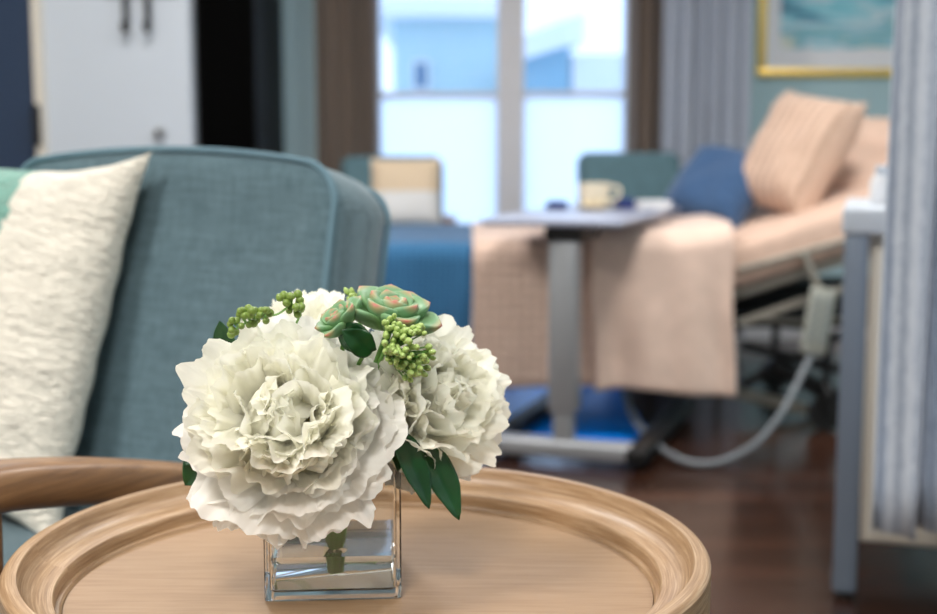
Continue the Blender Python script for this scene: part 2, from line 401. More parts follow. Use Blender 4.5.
# left: white cabinet, black cabinet, navy door
yb = 5.22
def PX(px, Y, py=80): return at(px, py, Y).x
bx1 = PX(256, yb); bx0 = PX(197, yb)
blk = thing('tall_cabinet', 'tall black cabinet standing between the white cabinet and the far wall window curtain', 'cabinet', (bx0, WY-.02, 0))
w_ = bx1-bx0; dp = WY-.02-yb
obj('body', bb(.0, w_, -dp, 0, 0, 2.3, .004), M_dgrey, blk, smooth=False)
obj('door', bb(.012, w_-.004, -dp-.02, -dp-.001, .08, 2.28, .003), M_black, blk, smooth=False)
wc0, wc1 = PX(45, yb-.05), bx0-.006
wc = thing('storage_cabinet', 'tall white cabinet with a small round lock and pale side edge', 'cabinet', (wc0, WY-.02, 0))
w_ = wc1-wc0; dp = WY-.02-(yb-.05)
obj('body', bb(0, w_, -dp, 0, 0, 2.3, .003), M_white, wc, smooth=False)
d_ = obj('door', bb(.004, w_-.004, -dp-.024, -dp-.002, .05, 2.28, .004), M_white, wc, smooth=False)
lk = at(160, 133, yb-.08)
bm = tb([(lk.x-wc0, -dp-.024, lk.z), (lk.x-wc0, -dp-.055, lk.z)], [.026, .02], 20)
k = obj('lock', bm, M_metal, d_)
bm = tb([(lk.x-wc0, -dp-.053, lk.z), (lk.x-wc0, -dp-.06, lk.z)], .011, 16); obj('keyhole', bm, M_darkmetal, d_)
# hooks rail on the cabinet door
hk = at(140, -4, yb-.1)
hr = thing('hook_rail', 'dark two-pronged hook rail hung over the white cabinet door', 'hook rail', (hk.x, yb-.074-.001, hk.z))
obj('rail', bb(-.14, .14, -.012, 0, .0, .045, .004), M_metal, hr)
for x in (-.055, .03):
    pts = cat_rom([(x, -.012, .02), (x, -.03, -.02), (x, -.03, -.1), (x, -.05, -.13), (x, -.075, -.11)])
    obj('hook', tb(pts, .013, 10), M_darkmetal, hr)
# partition with navy door at the far left
py0 = yb-.12
jx = PX(42, py0)
struct('wall_partition', bb(-3, PX(-60, py0), py0, py0+.1, 0, CEIL), M_wall2)
struct('trim_1', bb(PX(35, py0), jx, py0-.02, py0+.1, 0, 2.3, .004), M_cream)
dr = struct('door_1', bb(PX(-60, py0)+.01, PX(35, py0)-.006, py0+.01, py0+.055, .005, 2.3, .003), M_navy)
hz = at(38, 125, py0-.03)
bm = new_bm(); box(bm, (hz.x-.005, py0-.03, hz.z), (.03, .018, .15), .004); tube(bm, [(hz.x-.005, py0-.042, hz.z-.08), (hz.x-.005, py0-.042, hz.z+.08)], .011)
obj('door_hinge', bm, M_darkmetal, dr)

# curtains
def curtain(name, x0, x1, y, z0, z1, folds, amp, m, label, seed=0, dx0=0, dx1=0, n=None, hem=True, cat='curtain'):
    random.seed(seed); n = n or folds*10
    ph = [random.uniform(-.5, .5) for _ in range(folds+2)]; am = [random.uniform(.6, 1.2) for _ in range(folds+2)]
    def fn(u, v, off=0):
        xa = x0+dx0*(1-v); xb = x1+dx1*(1-v)
        k = u*folds; i = int(min(k, folds-.001)); f = k-i
        a = am[i]*(1-f)+am[i+1]*f; p = ph[i]*(1-f)+ph[i+1]*f
        yy = y + amp*a*(sin(2*pi*k+p*2)+.3*sin(4*pi*k+p*5+v*1.5)) + .012*sin(v*5+u*9)*(1-v)
        xx = xa+(xb-xa)*u + amp*.35*sin(4*pi*k+p*3)*.6
        return V((xx, yy, z0+(z1-z0)*v))
    bm = grid(fn, n, 24)
    o = obj_ns(name, bm, m)
    sd = o.modifiers.new('thickness', 'SOLIDIFY'); sd.thickness = .003; sd.offset = 0
    return tag(o, label, cat)
cy_ = 5.86
curtain('window_curtain', PX(318, cy_), PX(378, cy_), cy_, .03, 2.42, 5, .03, M_curt_b, 'brown curtain gathered on the side of the window next to the black cabinet', 1)
curtain('window_curtain', PX(627, cy_), PX(665, cy_), cy_, .03, 2.42, 3, .03, M_curt_b, 'brown curtain gathered between the window and the grey-blue curtain', 2)
curtain('privacy_curtain', PX(663, 5.68), PX(750, 5.68), 5.68, .06, 2.5, 6, .035, M_curt_g, 'grey-blue curtain bunched beside the framed painting', 3)
bm = tb([(-.95, cy_, 2.45), (1.25, cy_, 2.45)], .014); rod = tag(obj('curtain_rod', bm, M_darkmetal), 'dark rod carrying the brown window curtains', 'curtain rod')
py_ = 2.25
t0 = at(896, 0, py_); b0 = at(862, 535, py_)
CXS = (t0.x, b0.x, b0.z, t0.z)
slope = (b0.x-t0.x)/(t0.z-b0.z)
curtain('privacy_curtain', t0.x+.02, 1.32, py_, b0.z, 2.5, 7, .042, M_priv, 'pale blue-grey ribbed privacy curtain hanging in front of the bedside cabinet', 5, dx0=b0.x-t0.x)
bm = tb([(.6, py_, 2.53), (1.5, py_, 2.53)], .012); tag(obj('curtain_track', bm, M_metal), 'ceiling track of the ribbed privacy curtain', 'curtain track')

# painting
pl, pr_ = PX(756, WY), PX(975, WY)
zb = at(800, 77, WY).z
pa = thing('framed_painting', 'gold framed blue and teal abstract painting on the wall above the bed', 'painting', ((pl+pr_)/2, WY-.002, zb))
hw = (pr_-pl)/2; H = .86; fw = .036
for x0, x1, z0, z1 in ((-hw, hw, 0, fw), (-hw, hw, H-fw, H), (-hw, -hw+fw, fw, H-fw), (hw-fw, hw, fw, H-fw)):
    obj('frame', bb(x0, x1, -.03, 0, z0, z1, .006), M_gold, pa)
obj('mat_board', bb(-hw+fw, hw-fw, -.014, -.001, fw, H-fw), M_mat, pa, smooth=False)
def art():
    m = bpy.data.materials.new('abstract_artwork'); m.use_nodes = True; nt = m.node_tree; b = nt.nodes['Principled BSDF']; b.inputs['Roughness'].default_value = .7
    t = nt.nodes.new('ShaderNodeTexCoord'); mp = nt.nodes.new('ShaderNodeMapping'); mp.inputs['Scale'].default_value = (2.2, 1, 9); mp.inputs['Location'].default_value = (.4, 0, .3)
    n = nt.nodes.new('ShaderNodeTexNoise'); n.inputs['Scale'].default_value = 1; n.inputs['Detail'].default_value = 6; n.inputs['Distortion'].default_value = .6
    s = nt.nodes.new('ShaderNodeSeparateXYZ'); nt.links.new(t.outputs['Object'], s.inputs[0])
    ml = nt.nodes.new('ShaderNodeMath'); ml.operation = 'MULTIPLY_ADD'; ml.inputs[1].default_value = -1.15; ml.inputs[2].default_value = .35
    ad = nt.nodes.new('ShaderNodeMath'); ad.operation = 'ADD'
    nt.links.new(t.outputs['Object'], mp.inputs[0]); nt.links.new(mp.outputs[0], n.inputs['Vector']); nt.links.new(s.outputs['Z'], ml.inputs[0])
    nt.links.new(ml.outputs[0], ad.inputs[0]); nt.links.new(n.outputs['Fac'], ad.inputs[1])
    r = nt.nodes.new('ShaderNodeValToRGB'); e = r.color_ramp.elements
    e[0].position = .3; e[0].color = lin((69, 85, 119)); e[1].position = .82; e[1].color = lin((218, 236, 246))
    for p, c in ((.42, (96, 147, 179)), (.5, (138, 213, 229)), (.58, (218, 236, 246)), (.66, (126, 195, 213)), (.74, (236, 234, 218))):
        q = e.new(p); q.color = lin(c)
    nt.links.new(ad.outputs[0], r.inputs[0]); nt.links.new(r.outputs[0], b.inputs['Base Color']); return m
ax0, ax1, az = PX(778, WY)-pa.location.x, PX(951, WY)-pa.location.x, at(800, 49, WY).z-zb
obj('artwork', bb(ax0, ax1, -.017, -.0145, az, H-.12), art(), pa, smooth=False)

# unseen ceiling panels: one for the key light, the rest added for fill
for (x, y), s, wt in LAMPS:
    t = thing('key_fill_panel', 'unseen square ceiling panel with white rim, for key and fill light', 'ceiling light', (x, y, CEIL), group='ceiling light panels')
    bm = new_bm(); h = s/2
    for a in ((-h, h, -h, -h+.02), (-h, h, h-.02, h), (-h, -h+.02, -h, h), (h-.02, h, -h, h)):
        box(bm, ((a[0]+a[1])/2, (a[2]+a[3])/2, -.01), (a[1]-a[0], a[3]-a[2], .02))
    obj('rim', bm, M_white, t, smooth=False)
    me = mat('lamp_diffuser', (255, 250, 240), .5); me.node_tree.nodes['Principled BSDF'].inputs['Emission Color'].default_value = (1, .965, .92, 1); me.node_tree.nodes['Principled BSDF'].inputs['Emission Strength'].default_value = 1.0
    obj('diffuser', bb(-h+.02, h-.02, -h+.02, h-.02, -.012, -.002), me, t, smooth=False)

# outside
M_snow = mat('snowy_ground', (225, 230, 240), .9); M_side = mat('pale_blue_siding', (176, 208, 214), .8); M_roof = mat('snowy_roof', (236, 238, 242), .8)
M_owin = mat('house_window_glass', (40, 110, 150), .3); M_side2 = mat('blue_siding', (130, 176, 196), .8); M_trim = mat('white_siding', (225, 228, 232), .8)
struct('ground', bb(-14, 14, WY+.2, 30, -.3, -.1), M_snow)
hy = 13.0
a = at(394, 20, hy); b = at(500, 20, hy)
h1 = thing('house', 'pale blue house with one small window seen through the left window panes', 'house', ((a.x+b.x)/2+.0, hy, -.1))
X = lambda px, Y=hy: at(px, 60, Y).x-h1.location.x
obj('wall', bb(X(394), X(508), 0, 5, 0, a.z+.1), M_side, h1, smooth=False)
obj('roof', bb(X(370), X(512), -.3, 5.2, a.z+.1, a.z+.28, .03), M_roof, h1, smooth=False)
p0, p1 = at(415, 63, hy), at(427, 88, hy)
o_ = obj('window', bb(p0.x-h1.location.x-.03, p1.x-h1.location.x+.03, -.05, .02, p1.z+.1-.03, p0.z+.13), M_trim, h1, smooth=False)
obj('pane', bb(p0.x-h1.location.x, p1.x-h1.location.x, -.06, -.045, p1.z+.1, p0.z+.1), M_owin, o_, smooth=False)
h2y = 11.0
c0, c1 = at(527, 50, h2y), at(570, 50, h2y); gb = at(527, 88, h2y)
h2 = thing('shed', 'blue gabled shed with a snowy roof seen through the right window panes', 'shed', (c0.x, h2y, -.1))
wd = c1.x-c0.x; zt = at(572, 42, h2y).z+.1; zl = at(527, 60, h2y).z+.1
bm = new_bm()
P = [(-.1, 0, 0), (wd, 0, 0), (wd, 0, zt), (-.1, 0, zl)]
f = bm.faces.new([bm.verts.new(q) for q in P]); e = bmesh.ops.extrude_face_region(bm, geom=[f]); bmesh.ops.translate(bm, vec=(0, 3, 0), verts=[v for v in e['geom'] if isinstance(v, bmesh.types.BMVert)])
obj('wall', bm, M_side2, h2, smooth=False)
bm = new_bm(); zr2 = at(575, 22, h2y).z+.1
P = [(-.2, -.2, zl-.05), (wd+.1, -.2, zt-.0), (wd+.1, -.2, zt+.22), (-.2, -.2, zl+.12)]
f = bm.faces.new([bm.verts.new(q) for q in P]); e = bmesh.ops.extrude_face_region(bm, geom=[f]); bmesh.ops.translate(bm, vec=(0, 3.4, 0), verts=[v for v in e['geom'] if isinstance(v, bmesh.types.BMVert)])
obj('roof', bm, M_roof, h2, smooth=False)
obj('door', bb(wd+.02, wd+.5, .0, 2, 0, zt-.1), M_trim, h2, smooth=False)

# ================================================================== ARMCHAIRS by the window
def window_chair(x, y, rz, wd, label, top, armz=.6):
    t = thing('armchair', label, 'armchair', (x, y, 0), rz)
    h = wd/2
    obj('seat', bb(-h, h, -.26, .26, .30, .44, .04, 3), M_teal_far, t)
    Mt = Matrix.Translation((0, .26, .42)) @ Matrix.Rotation(R_(-12), 4, 'X')
    bm = new_bm(); box(bm, (0, 0, (top-.42)/2*1.02), (wd, .12, (top-.42)*1.02), .045, 4, Mt); obj('backrest', bm, M_teal_far, t)
    for s in (-1, 1):
        obj('armrest', tb(cat_rom([(s*(h+.03), .3, armz-.03), (s*(h+.03), 0, armz), (s*(h+.035), -.3, armz-.005)]), .022, 10, (1.3, .8)), M_arm if armz < .62 else M_darkmetal, t)
        obj('leg', tb([(s*(h+.03), -.27, 0), (s*(h+.03), -.25, armz-.01)], [.014, .02], 10), M_arm, t)
        obj('leg', tb([(s*(h+.03), .33, 0), (s*(h+.03), .27, armz-.03)], [.014, .02], 10), M_arm, t)
    return t
rc = at(641, 200, 5.35)
window_chair(rc.x, 5.25, R_(4), .44, 'teal upholstered armchair by the window beside the grey-blue curtain', at(640, 153, 5.4).z)
lc = at(388, 200, 5.3)
lchair = window_chair(lc.x, 5.27, 0, .44, 'teal armchair by the window holding a tan and white pillow', at(350, 157, 5.3).z)
pc = at(405, 196, 5.18)
bm = pillow(.28, .28, .1, 18, .03, matfn=lambda u, v: 1 if v < 0 else 0)
o = obj('throw_pillow', bm, [mat('tan_cloth', (222, 200, 172), .9), mat('white_cloth', (226, 226, 226), .9)]); o.location = (pc.x, 5.25, pc.z+.01); o.rotation_euler = (R_(-12), 0, R_(3))
tag(o, 'tan pillow with a white lower half leaning on the armchair at the window', 'pillow')

# ================================================================== BED
BT = .592; BY0, BY1 = 3.92, 4.88; BX0, BX1 = -.62, 1.62; HX = .80
bed = thing('hospital_bed', 'adjustable care bed with raised head section under blue and peach covers', 'bed', ((BX0+BX1)/2, (BY0+BY1)/2, 0))
ox, oy = bed.location.x, bed.location.y
def bw(x0, x1, y0, y1, z0, z1, bev=0, seg=2): return bb(x0-ox, x1-ox, y0-oy, y1-oy, z0, z1, bev, seg)
HA = R_(18)
MH = Matrix.Translation((HX-ox, 0, BT-.14)) @ Matrix.Rotation(-HA, 4, 'Y')
L_h = (BX1-HX)/cos(HA)
bm = new_bm()
prof = [(BX0-ox, 0), (HX-ox, 0)]
box(bm, ((BX0+HX)/2-ox, 0, BT-.075), (HX-BX0, BY1-BY0-.04, .13), .03, 3)
obj('mattress', bm, M_mattress, bed)
bm = new_bm(); box(bm, (L_h/2-.02, 0, .07), (L_h+.04, BY1-BY0-.02, .14), .035, 4, MH); obj('raised_mattress', bm, M_sheet, bed)
obj('deck', bw(BX0, HX, BY0+.05, BY1-.05, BT-.175, BT-.142, .01), M_bedframe, bed)
bm = new_bm(); box(bm, (L_h/2, 0, -.02), (L_h, BY1-BY0-.1, .03), .008, 2, MH); obj('head_deck', bm, M_bedframe, bed)
def bp(px, py, Y): q = at(px, py, Y); return (q.x-ox, q.y-oy, q.z)
# rails and mechanism seen below the raised head
Yf = BY0+.0
obj('side_rail', tb([bp(738, 270, Yf), bp(800, 253, Yf), bp(872, 233, Yf)], .009, 10), M_bedframe, bed)
obj('rail_post', tb([bp(803, 252, Yf), bp(812, 272, Yf), bp(820, 292, Yf)], .012, 8), M_bedframe, bed)
obj('lift_bar', tb([bp(738, 324, Yf+.05), bp(800, 302, Yf+.05), bp(860, 284, Yf+.05)], .011, 10, (1, 1.1)), M_bedframe, bed)
obj('cross_bar', tb([bp(752, 318, Yf+.2), bp(800, 322, Yf+.2), bp(850, 318, Yf+.2)], .009, 8), M_bedframe, bed)
obj('frame_rail', bw(BX0+.3, BX1, BY0+.22, BY0+.27, .33, .385, .005), M_darkmetal, bed)
obj('frame_rail', bw(BX0+.3, BX1, BY1-.27, BY1-.22, .33, .385, .005), M_darkmetal, bed)
obj('motor_housing', bw(.86, 1.5, BY0+.3, BY0+.65, .30, .44, .02, 3), M_darkmetal, bed)
obj('actuator', tb([(.78-ox, -.05, .36), (1.2-ox, -.05, .30)], .035, 14), M_darkmetal, bed)
obj('base_beam', tb([bp(770, 362, BY0+.18), bp(840, 400, BY0+.18)], .028, 8, (.8, 1)), M_darkmetal, bed)
obj('base_beam', tb([bp(735, 392, BY0+.3), bp(880, 428, BY0+.3)], .02, 8, (.8, 1)), M_bedframe, bed)
obj('scissor_arm', tb([bp(742, 345, BY0+.15), bp(850, 372, BY0+.15)], .016, 8), M_darkmetal, bed)
obj('scissor_arm', tb([bp(742, 385, BY0+.25), bp(850, 330, BY0+.25)], .016, 8), M_darkmetal, bed)
for px, yy in ((824, BY0+.12), (824, BY1-.15)):
    q = at(px, 452, BY0+.12); x = q.x
    bm = new_bm(); tube(bm, [(x-ox, yy-oy-.015, .055), (x-ox, yy-oy+.015, .055)], .055, 24)
    cs = obj('caster', bm, M_rubber, bed)
    obj('caster_fork', tb([(x-ox, yy-oy-.03, .055), (x-ox, yy-oy-.03, .12), (x-ox, yy-oy, .15), (x-ox, yy-oy, .32)], .014, 8), M_darkmetal, cs)
for yy in (BY0+.3, BY1-.15):
    x = BX0+.12; bm = new_bm(); tube(bm, [(x-ox, yy-oy-.015, .055), (x-ox, yy-oy+.015, .055)], .055, 24)
    cs = obj('caster', bm, M_rubber, bed)
    obj('caster_fork', tb([(x-ox, yy-oy-.03, .055), (x-ox, yy-oy-.03, .12), (x-ox, yy-oy, .15), (x-ox, yy-oy, .41)], .014, 8), M_darkmetal, cs)

def drape(name, x0, x1, ytop1, zbot, ztop, yfr, m, label, cat, folds=2.5, amp=.012, seed=0, thick=.012, slant=0, nx=60, topnoise=.006, tilt=None, hangvar=.01, rnd=.05):
    """cloth lying across the bed and hanging down its near side"""
    Ltop = ytop1-yfr; Ls = ztop-zbot; tot = Ltop+Ls
    def fn(u, v):
        x = x0+(x1-x0)*u
        s = (1-v)*tot
        nz = noise.noise(V((x*5, s*5, seed)))
        if s < Ltop-rnd:
            y = ytop1-s; z = ztop + nz*topnoise
        elif s < Ltop-rnd+rnd*pi/2:
            a = (s-(Ltop-rnd))/rnd; y = yfr+rnd - rnd*sin(a); z = ztop-rnd+rnd*cos(a)+nz*topnoise
        else:
            d = s-(Ltop-rnd+rnd*pi/2); k = min(1, d/(Ls*.7))
            y = yfr - amp*k*(sin(2*pi*folds*u+seed)+.5*sin(2*pi*folds*2.3*u+seed*2)) - .01*k + nz*.004
            dmax = tot-(Ltop-rnd+rnd*pi/2)
            z = ztop-rnd - d/dmax*(ztop-rnd-zbot + hangvar*sin(3*u+seed))
            x += slant*d + .006*k*sin(9*d+seed)
        if tilt and x > tilt[0]: z += (x-tilt[0])*tilt[1]
        return V((x, y, z))
    bm = grid(fn, nx, 70)
    o = obj_ns(name, bm, m); sd = o.modifiers.new('thickness', 'SOLIDIFY'); sd.thickness = thick; sd.offset = 0
    return tag(o, label, cat)
zbl = at(440, 386, BY0-.02).z
drape('blanket', BX0-.02, PX(474, BY0), BY1, zbl, BT+.006, BY0-.005, M_blue, 'blue knitted blanket over the foot of the bed', 'blanket', 3.2, .012, 1, .012)
drape('coverlet', PX(473, BY0), PX(712, BY0), BY1, zbl+.002, BT+.014, BY0-.02, M_peach, 'peach waffle-weave coverlet hanging over the middle of the bed', 'coverlet', 1.5, .008, 2, .012)
ztb = at(660, 398, BY0-.06).z
drape('throw_blanket', PX(592, BY0-.04), PX(736, BY0-.04), BY1-.3, ztb, BT+.045, BY0-.055, M_throw, 'smooth peach throw folded over the coverlet and hanging lowest', 'throw', 1.2, .016, 4, .022, slant=.03, hangvar=.03, tilt=(.62, .12))
# pillows
def bc_rot(o):
    # the cabinet stands at an angle to the bed: turn it about its front corner leg
    c = V((at(857, 300, DY).x, DY, 0)); M = Matrix.Translation(c) @ Matrix.Rotation(R_(-17), 4, 'Z') @ Matrix.Translation(-c)
    o.location = M @ o.location; o.rotation_euler = (0, 0, R_(-17))
def place_pillow(name, wd, ht, th, loc, rot, m, label, seed=0, pinch=.05, n=28):
    o = obj(name, pillow(wd, ht, th, n, pinch*1.8, .016, seed), m); o.location = loc; o.rotation_euler = rot
    return tag(o, label, 'pillow')
q = at(719, 188, 4.42); place_pillow('throw_pillow', .32, .34, .17, (q.x, 4.42, q.z), (R_(-44), R_(10), R_(-42)), M_bluepil, 'dark blue pillow lying lowest against the striped peach pillow', 1)
q = at(796, 154, 4.32); place_pillow('bed_pillow', .34, .45, .2, (q.x, 4.32, q.z), (R_(-30), R_(9), R_(-56)), M_strpil, 'peach pillow with fine stripes standing in front of the plain peach pillow', 2)
q = at(866, 165, 4.5); place_pillow('bed_pillow', .46, .46, .17, (q.x, 4.5, q.z), (R_(-48), R_(4), R_(-48)), M_sheet, 'plain peach pillow leaning at the head of the bed', 3)

# remote handset and cord
h0, h1_ = at(824, 288, BY0-.04), at(812, 354, BY0-.04)
hs = thing('bed_remote', 'grey corded bed remote hanging from the side rail', 'remote control', tuple(h1_), 0)
dv = h1_-h0; Lh = dv.length; mid = V((0, 0, 0))-dv/2; ang = math.atan2(dv.x, -dv.z)
Mr = Matrix.Translation(mid) @ Matrix.Rotation(-ang if False else ang*-1, 4, 'Y')
Mr = Matrix.Translation(mid) @ V((h0-h1_)).to_track_quat('Z', 'Y').to_matrix().to_4x4()
bm = new_bm(); box(bm, (0, 0, 0), (.078, .028, Lh), .01, 3, Matrix.Translation(mid) @ Matrix.Rotation(math.atan2(-dv.x, -dv.z), 4, 'Y')); obj('body', bm, M_handset, hs)
M_btn = mat('remote_button', (128, 138, 140), .5)
for i in range(2):
    for j in range(5):
        bm = new_bm(); box(bm, (-.017+.034*i, -.015, .062-.028*j), (.02, .006, .014), .002, 2, Matrix.Translation(mid) @ Matrix.Rotation(math.atan2(-dv.x, -dv.z), 4, 'Y')); obj('button', bm, M_btn, hs)
pts = [at(x, y, d)-h1_ for x, y, d in ((811, 354, BY0-.04), (802, 374, BY0-.07), (780, 415, BY0-.17), (752, 446, BY0-.30), (715, 463, BY0-.38), (682, 460, BY0-.36), (652, 441, BY0-.22), (632, 415, BY0+.02), (624, 385, BY0+.2))]
obj('cord', tb(cat_rom(pts), .0098, 12), M_cord, hs)

M_blue_gloss = mat('glossy_blue', (0, 138, 255), .36, Specular_IOR_Level=.9, Specular_Tint=(.02, .42, 1, 1))  # glossy blue with a blue specular tint, for the thin floor sheet
mt = tag(obj('floor_cover', bb(-.75, .56, BY0-.06, 5.0, .001, .012, .004), M_blue_gloss), 'thin glossy blue sheet lying on the floor under the bed', 'mat')
# ================================================================== OVERBED TABLE
TY = 3.6
colx = at(565, 330, TY).x
ot = thing('overbed_table', 'white topped overbed table on a grey column beside the bed', 'table', (colx, TY, 0), R_(-19))
tz = .693
bm = new_bm(); box(bm, (-.03, .39, tz-.01), (.40, .90, .02), .008, 3)
obj('table_top', bm, mat('pale_table_top', (158, 163, 182), .3), ot)
obj('top_bracket', bb(-.055, .05, -.03, .2, tz-.062, tz-.02, .01), M_darkmetal, ot)
bm = new_bm(); box(bm, (0, .0, (tz-.06+.15)/2), (.082, .075, tz-.06-.15), .012, 3); obj('column', bm, M_metal, ot)
bm = new_bm(); box(bm, (-.0, .0, .1), (.056, .05, .16), .008, 3); obj('inner_column', bm, M_metal, ot)
obj('base_bar', bb(-.2, .2, -.035, .04, .022, .07, .01, 3), M_metal, ot)
for s, x in ((-1, -.215), (1, .215)):
    bm = new_bm(); box(bm, (x, .36, .045), (.06, .82, .045), .01, 3); obj('base_leg', bm, M_darkmetal, ot)
    for yy in (0, .70):
        obj('caster', tube(new_bm(), [(x-.012, yy, .034 if yy else .021), (x+.012, yy, .034 if yy else .021)], .02, 18), M_rubber, ot)
# things on it
def on_table(px, Y): return V((at(px, 205, Y).x, Y, tz+.001))
cl = on_table(594, 4.15)
sc = tag(obj('saucer', lathe([(0, .0), (.035, 0), (.045, .004), (.072, .012), (.071, .015), (.044, .008), (0, .006)], 40), M_cup, loc=tuple(cl)), 'cream saucer under the cup on the overbed table', 'saucer')
cu = thing('coffee_cup', 'cream cup with one handle standing on the saucer', 'cup', (cl.x, cl.y, cl.z+.007))
obj('bowl', lathe([(0, 0), (.034, 0), (.04, .006), (.05, .04), (.053, .075), (.0505, .075), (.047, .04), (.036, .009), (0, .006)], 40), M_cup, cu)
obj('handle', tb(cat_rom([(.049, 0, .062), (.075, 0, .062), (.082, 0, .042), (.066, 0, .022), (.043, 0, .02)]), .0055, 10), M_cup, cu)
for px, Y, sx, sz_, lab in ((556, 4.2, .07, .022, 'navy folded napkin beside the cup, on the window side'), (622, 4.2, .07, .03, 'navy folded napkin between the cup and the white folded napkins')):
    q = on_table(px, Y); bm = new_bm()
    for k in range(3): box(bm, (.003*k, 0, sz_*(k+.5)/3), (sx-.006*k, .11, sz_/3*.92), .003, 2)
    tag(obj('napkin', bm, M_navycloth, loc=tuple(q)), lab, 'napkin')
q = on_table(651, 4.2); bm = new_bm()
for k in range(3): box(bm, (.004*k, 0, .008*k+.004), (.10-.006*k, .12, .0075), .003, 2, Matrix.Rotation(R_(6*k), 4, 'Z'))
tag(obj('napkin', bm, M_paper, loc=tuple(q)), 'white folded napkin nearest the blue pillow', 'napkin')

# ================================================================== BEDSIDE CABINET (right)
DY = 2.5
cz = at(845, 207, DY).z
q0 = at(845, 300, DY)
bc = thing('bedside_cabinet', 'cream bedside cabinet with a white top and grey metal legs', 'cabinet', (q0.x+.25, DY+.22, 0), 0)
ox2, oy2 = bc.location.x, bc.location.y
tx0 = at(843, 220, DY).x-ox2
obj('top', bb(tx0, .32, -.24, .24, cz-.052, cz, .008, 3), M_white, bc)
lx = at(857, 240, DY).x-ox2
for sx, sy in ((lx, -.215), (.29, -.215), (lx, .2), (.29, .2)):
    lg = obj('leg', bb(sx-.023, sx+.023, sy-.02, sy+.02, .012, cz-.053, .007, 3), M_gmetal, bc)
    obj('foot', tube(new_bm(), [(sx, sy, 0), (sx, sy, .02)], .018, 16), M_rubber, lg)
obj('body', bb(lx+.026, .265, -.19, .2, at(900, 545, DY).z, cz-.054, .004), M_cream, bc)
obj('door', bb(lx+.034, .257, -.208, -.191, at(900, 540, DY).z, cz-.08, .003), M_cream, bc)
q = at(881, 206, DY+.15)
bt = thing('bottle', 'small white bottle on the white bedside cabinet top', 'bottle', (q.x, DY+.15, cz+.001))
bc_rot(bc)
obj('body', lathe([(0, 0), (.02, 0), (.023, .004), (.023, .045), (.015, .058), (0, .058)], 28), M_paper, bt)
obj('cap', lathe([(0, .058), (.014, .058), (.014, .075), (0, .077)], 28), M_white, bt)

# ================================================================== NEAR ARMCHAIR
CA = R_(28); S = 1.115
pr = V((-.146*S, 1.45*S, 0)); Lv = V((cos(CA), -sin(CA), 0)); Bv = V((sin(CA), cos(CA), 0))
W = .555
chx = pr - Lv*(W/2)
REC = R_(13); zt0 = .865
# local y of front face at top = 0 -> put root so that seat centre is in front
root = chx - Bv*.36
ch = thing('armchair', 'large teal linen armchair with piped back and wooden arms behind the round table', 'armchair', (root.x, root.y, 0), -CA)
Hb = (zt0-.40)/cos(REC); TH = .155
Mb = Matrix.Translation((0, .36, zt0)) @ Matrix.Rotation(-REC, 4, 'X') @ Matrix.Translation((0, 0, -Hb))
def back_mesh():
    nx, nz = 60, 50; bm = new_bm()
    def outline(u):   # half-extent helpers: rounded rectangle with a crowned top
        return u
    rc_ = .05
    # build rings of the rounded outline from front face to rear face
    def ring(y, inset, crown=.022):
        pts = []
        w2 = W/2-inset; r = max(.012, rc_-inset)
        zt = Hb-inset; zb_ = inset
        def add(x, z): pts.append((x, z))
        nseg = 10
        for i in range(nseg+1):      # right-bottom corner
            a = -pi/2+pi/2*i/nseg; add(w2-r*.5+r*.5*cos(a), zb_+r*.5+r*.5*sin(a))
        for i in range(1, 24): add(w2, zb_+r*.5+(zt-r-zb_-r*.5)*i/24)
        for i in range(nseg+1):
            a = pi/2*i/nseg; add(w2-r+r*cos(a), zt-r+r*sin(a))
        for i in range(1, 36): add(w2-r-(2*w2-2*r)*i/36, zt)
        for i in range(nseg+1):
            a = pi/2+pi/2*i/nseg; add(-w2+r+r*cos(a), zt-r+r*sin(a))
        for i in range(1, 24): add(-w2, zt-r-(zt-r-zb_-r*.5)*i/24)
        for i in range(nseg+1):
            a = pi+pi/2*i/nseg; add(-w2+r*.5+r*.5*cos(a), zb_+r*.5+r*.5*sin(a))
        out = []
        for x, z in pts:
            c = crown*(1-(x/(W/2))**2)*(max(0, z)/Hb)**3
            bow = -.0*(1-(x/(W/2))**2)
            out.append(V((x, y+bow, z+c)))
        return out
    return ring
ring = back_mesh()
bm = new_bm(); prev = None
secs = [(.012, .09), (.004, .05), (0, .022), (.002, .006), (.008, 0), (.03, -.001), (.07, -.002), (.11, 0), (TH-.04, .002), (TH-.018, .008), (TH-.005, .022), (TH, .05)]
for y, ins in secs:
    vs = [bm.verts.new(Mb @ (p + V((0, -.012*0, 0)))) for p in ring(y-.0, ins)]
    if prev:
        for i in range(len(vs)): bm.faces.new((prev[i], prev[(i+1) % len(vs)], vs[(i+1) % len(vs)], vs[i]))
    else: first = vs
    prev = vs
bm.faces.new(first); bm.faces.new(prev)
backo = obj('backrest', bm, M_teal, ch, ang=None)
pts = [Mb @ (p+V((0, -.002, 0))) for p in ring(.004, -.001)]
bm = new_bm(); tube(bm, pts+[pts[0]], .0048, 8); obj('front_piping', bm, M_pipe, backo)
pts = [Mb @ (p+V((0, 0, 0))) for p in ring(TH-.012, .006)]
bm = new_bm(); tube(bm, pts+[pts[0]], .0042, 8); obj('rear_piping', bm, M_pipe, backo)
bm = new_bm(); box(bm, (0, .06, .345), (W, .60, .13), .04, 4); obj('seat_cushion', bm, M_teal, ch)
obj('seat_frame', bb(-W/2, W/2, -.22, .42, .225, .28, .008), M_arm, ch)
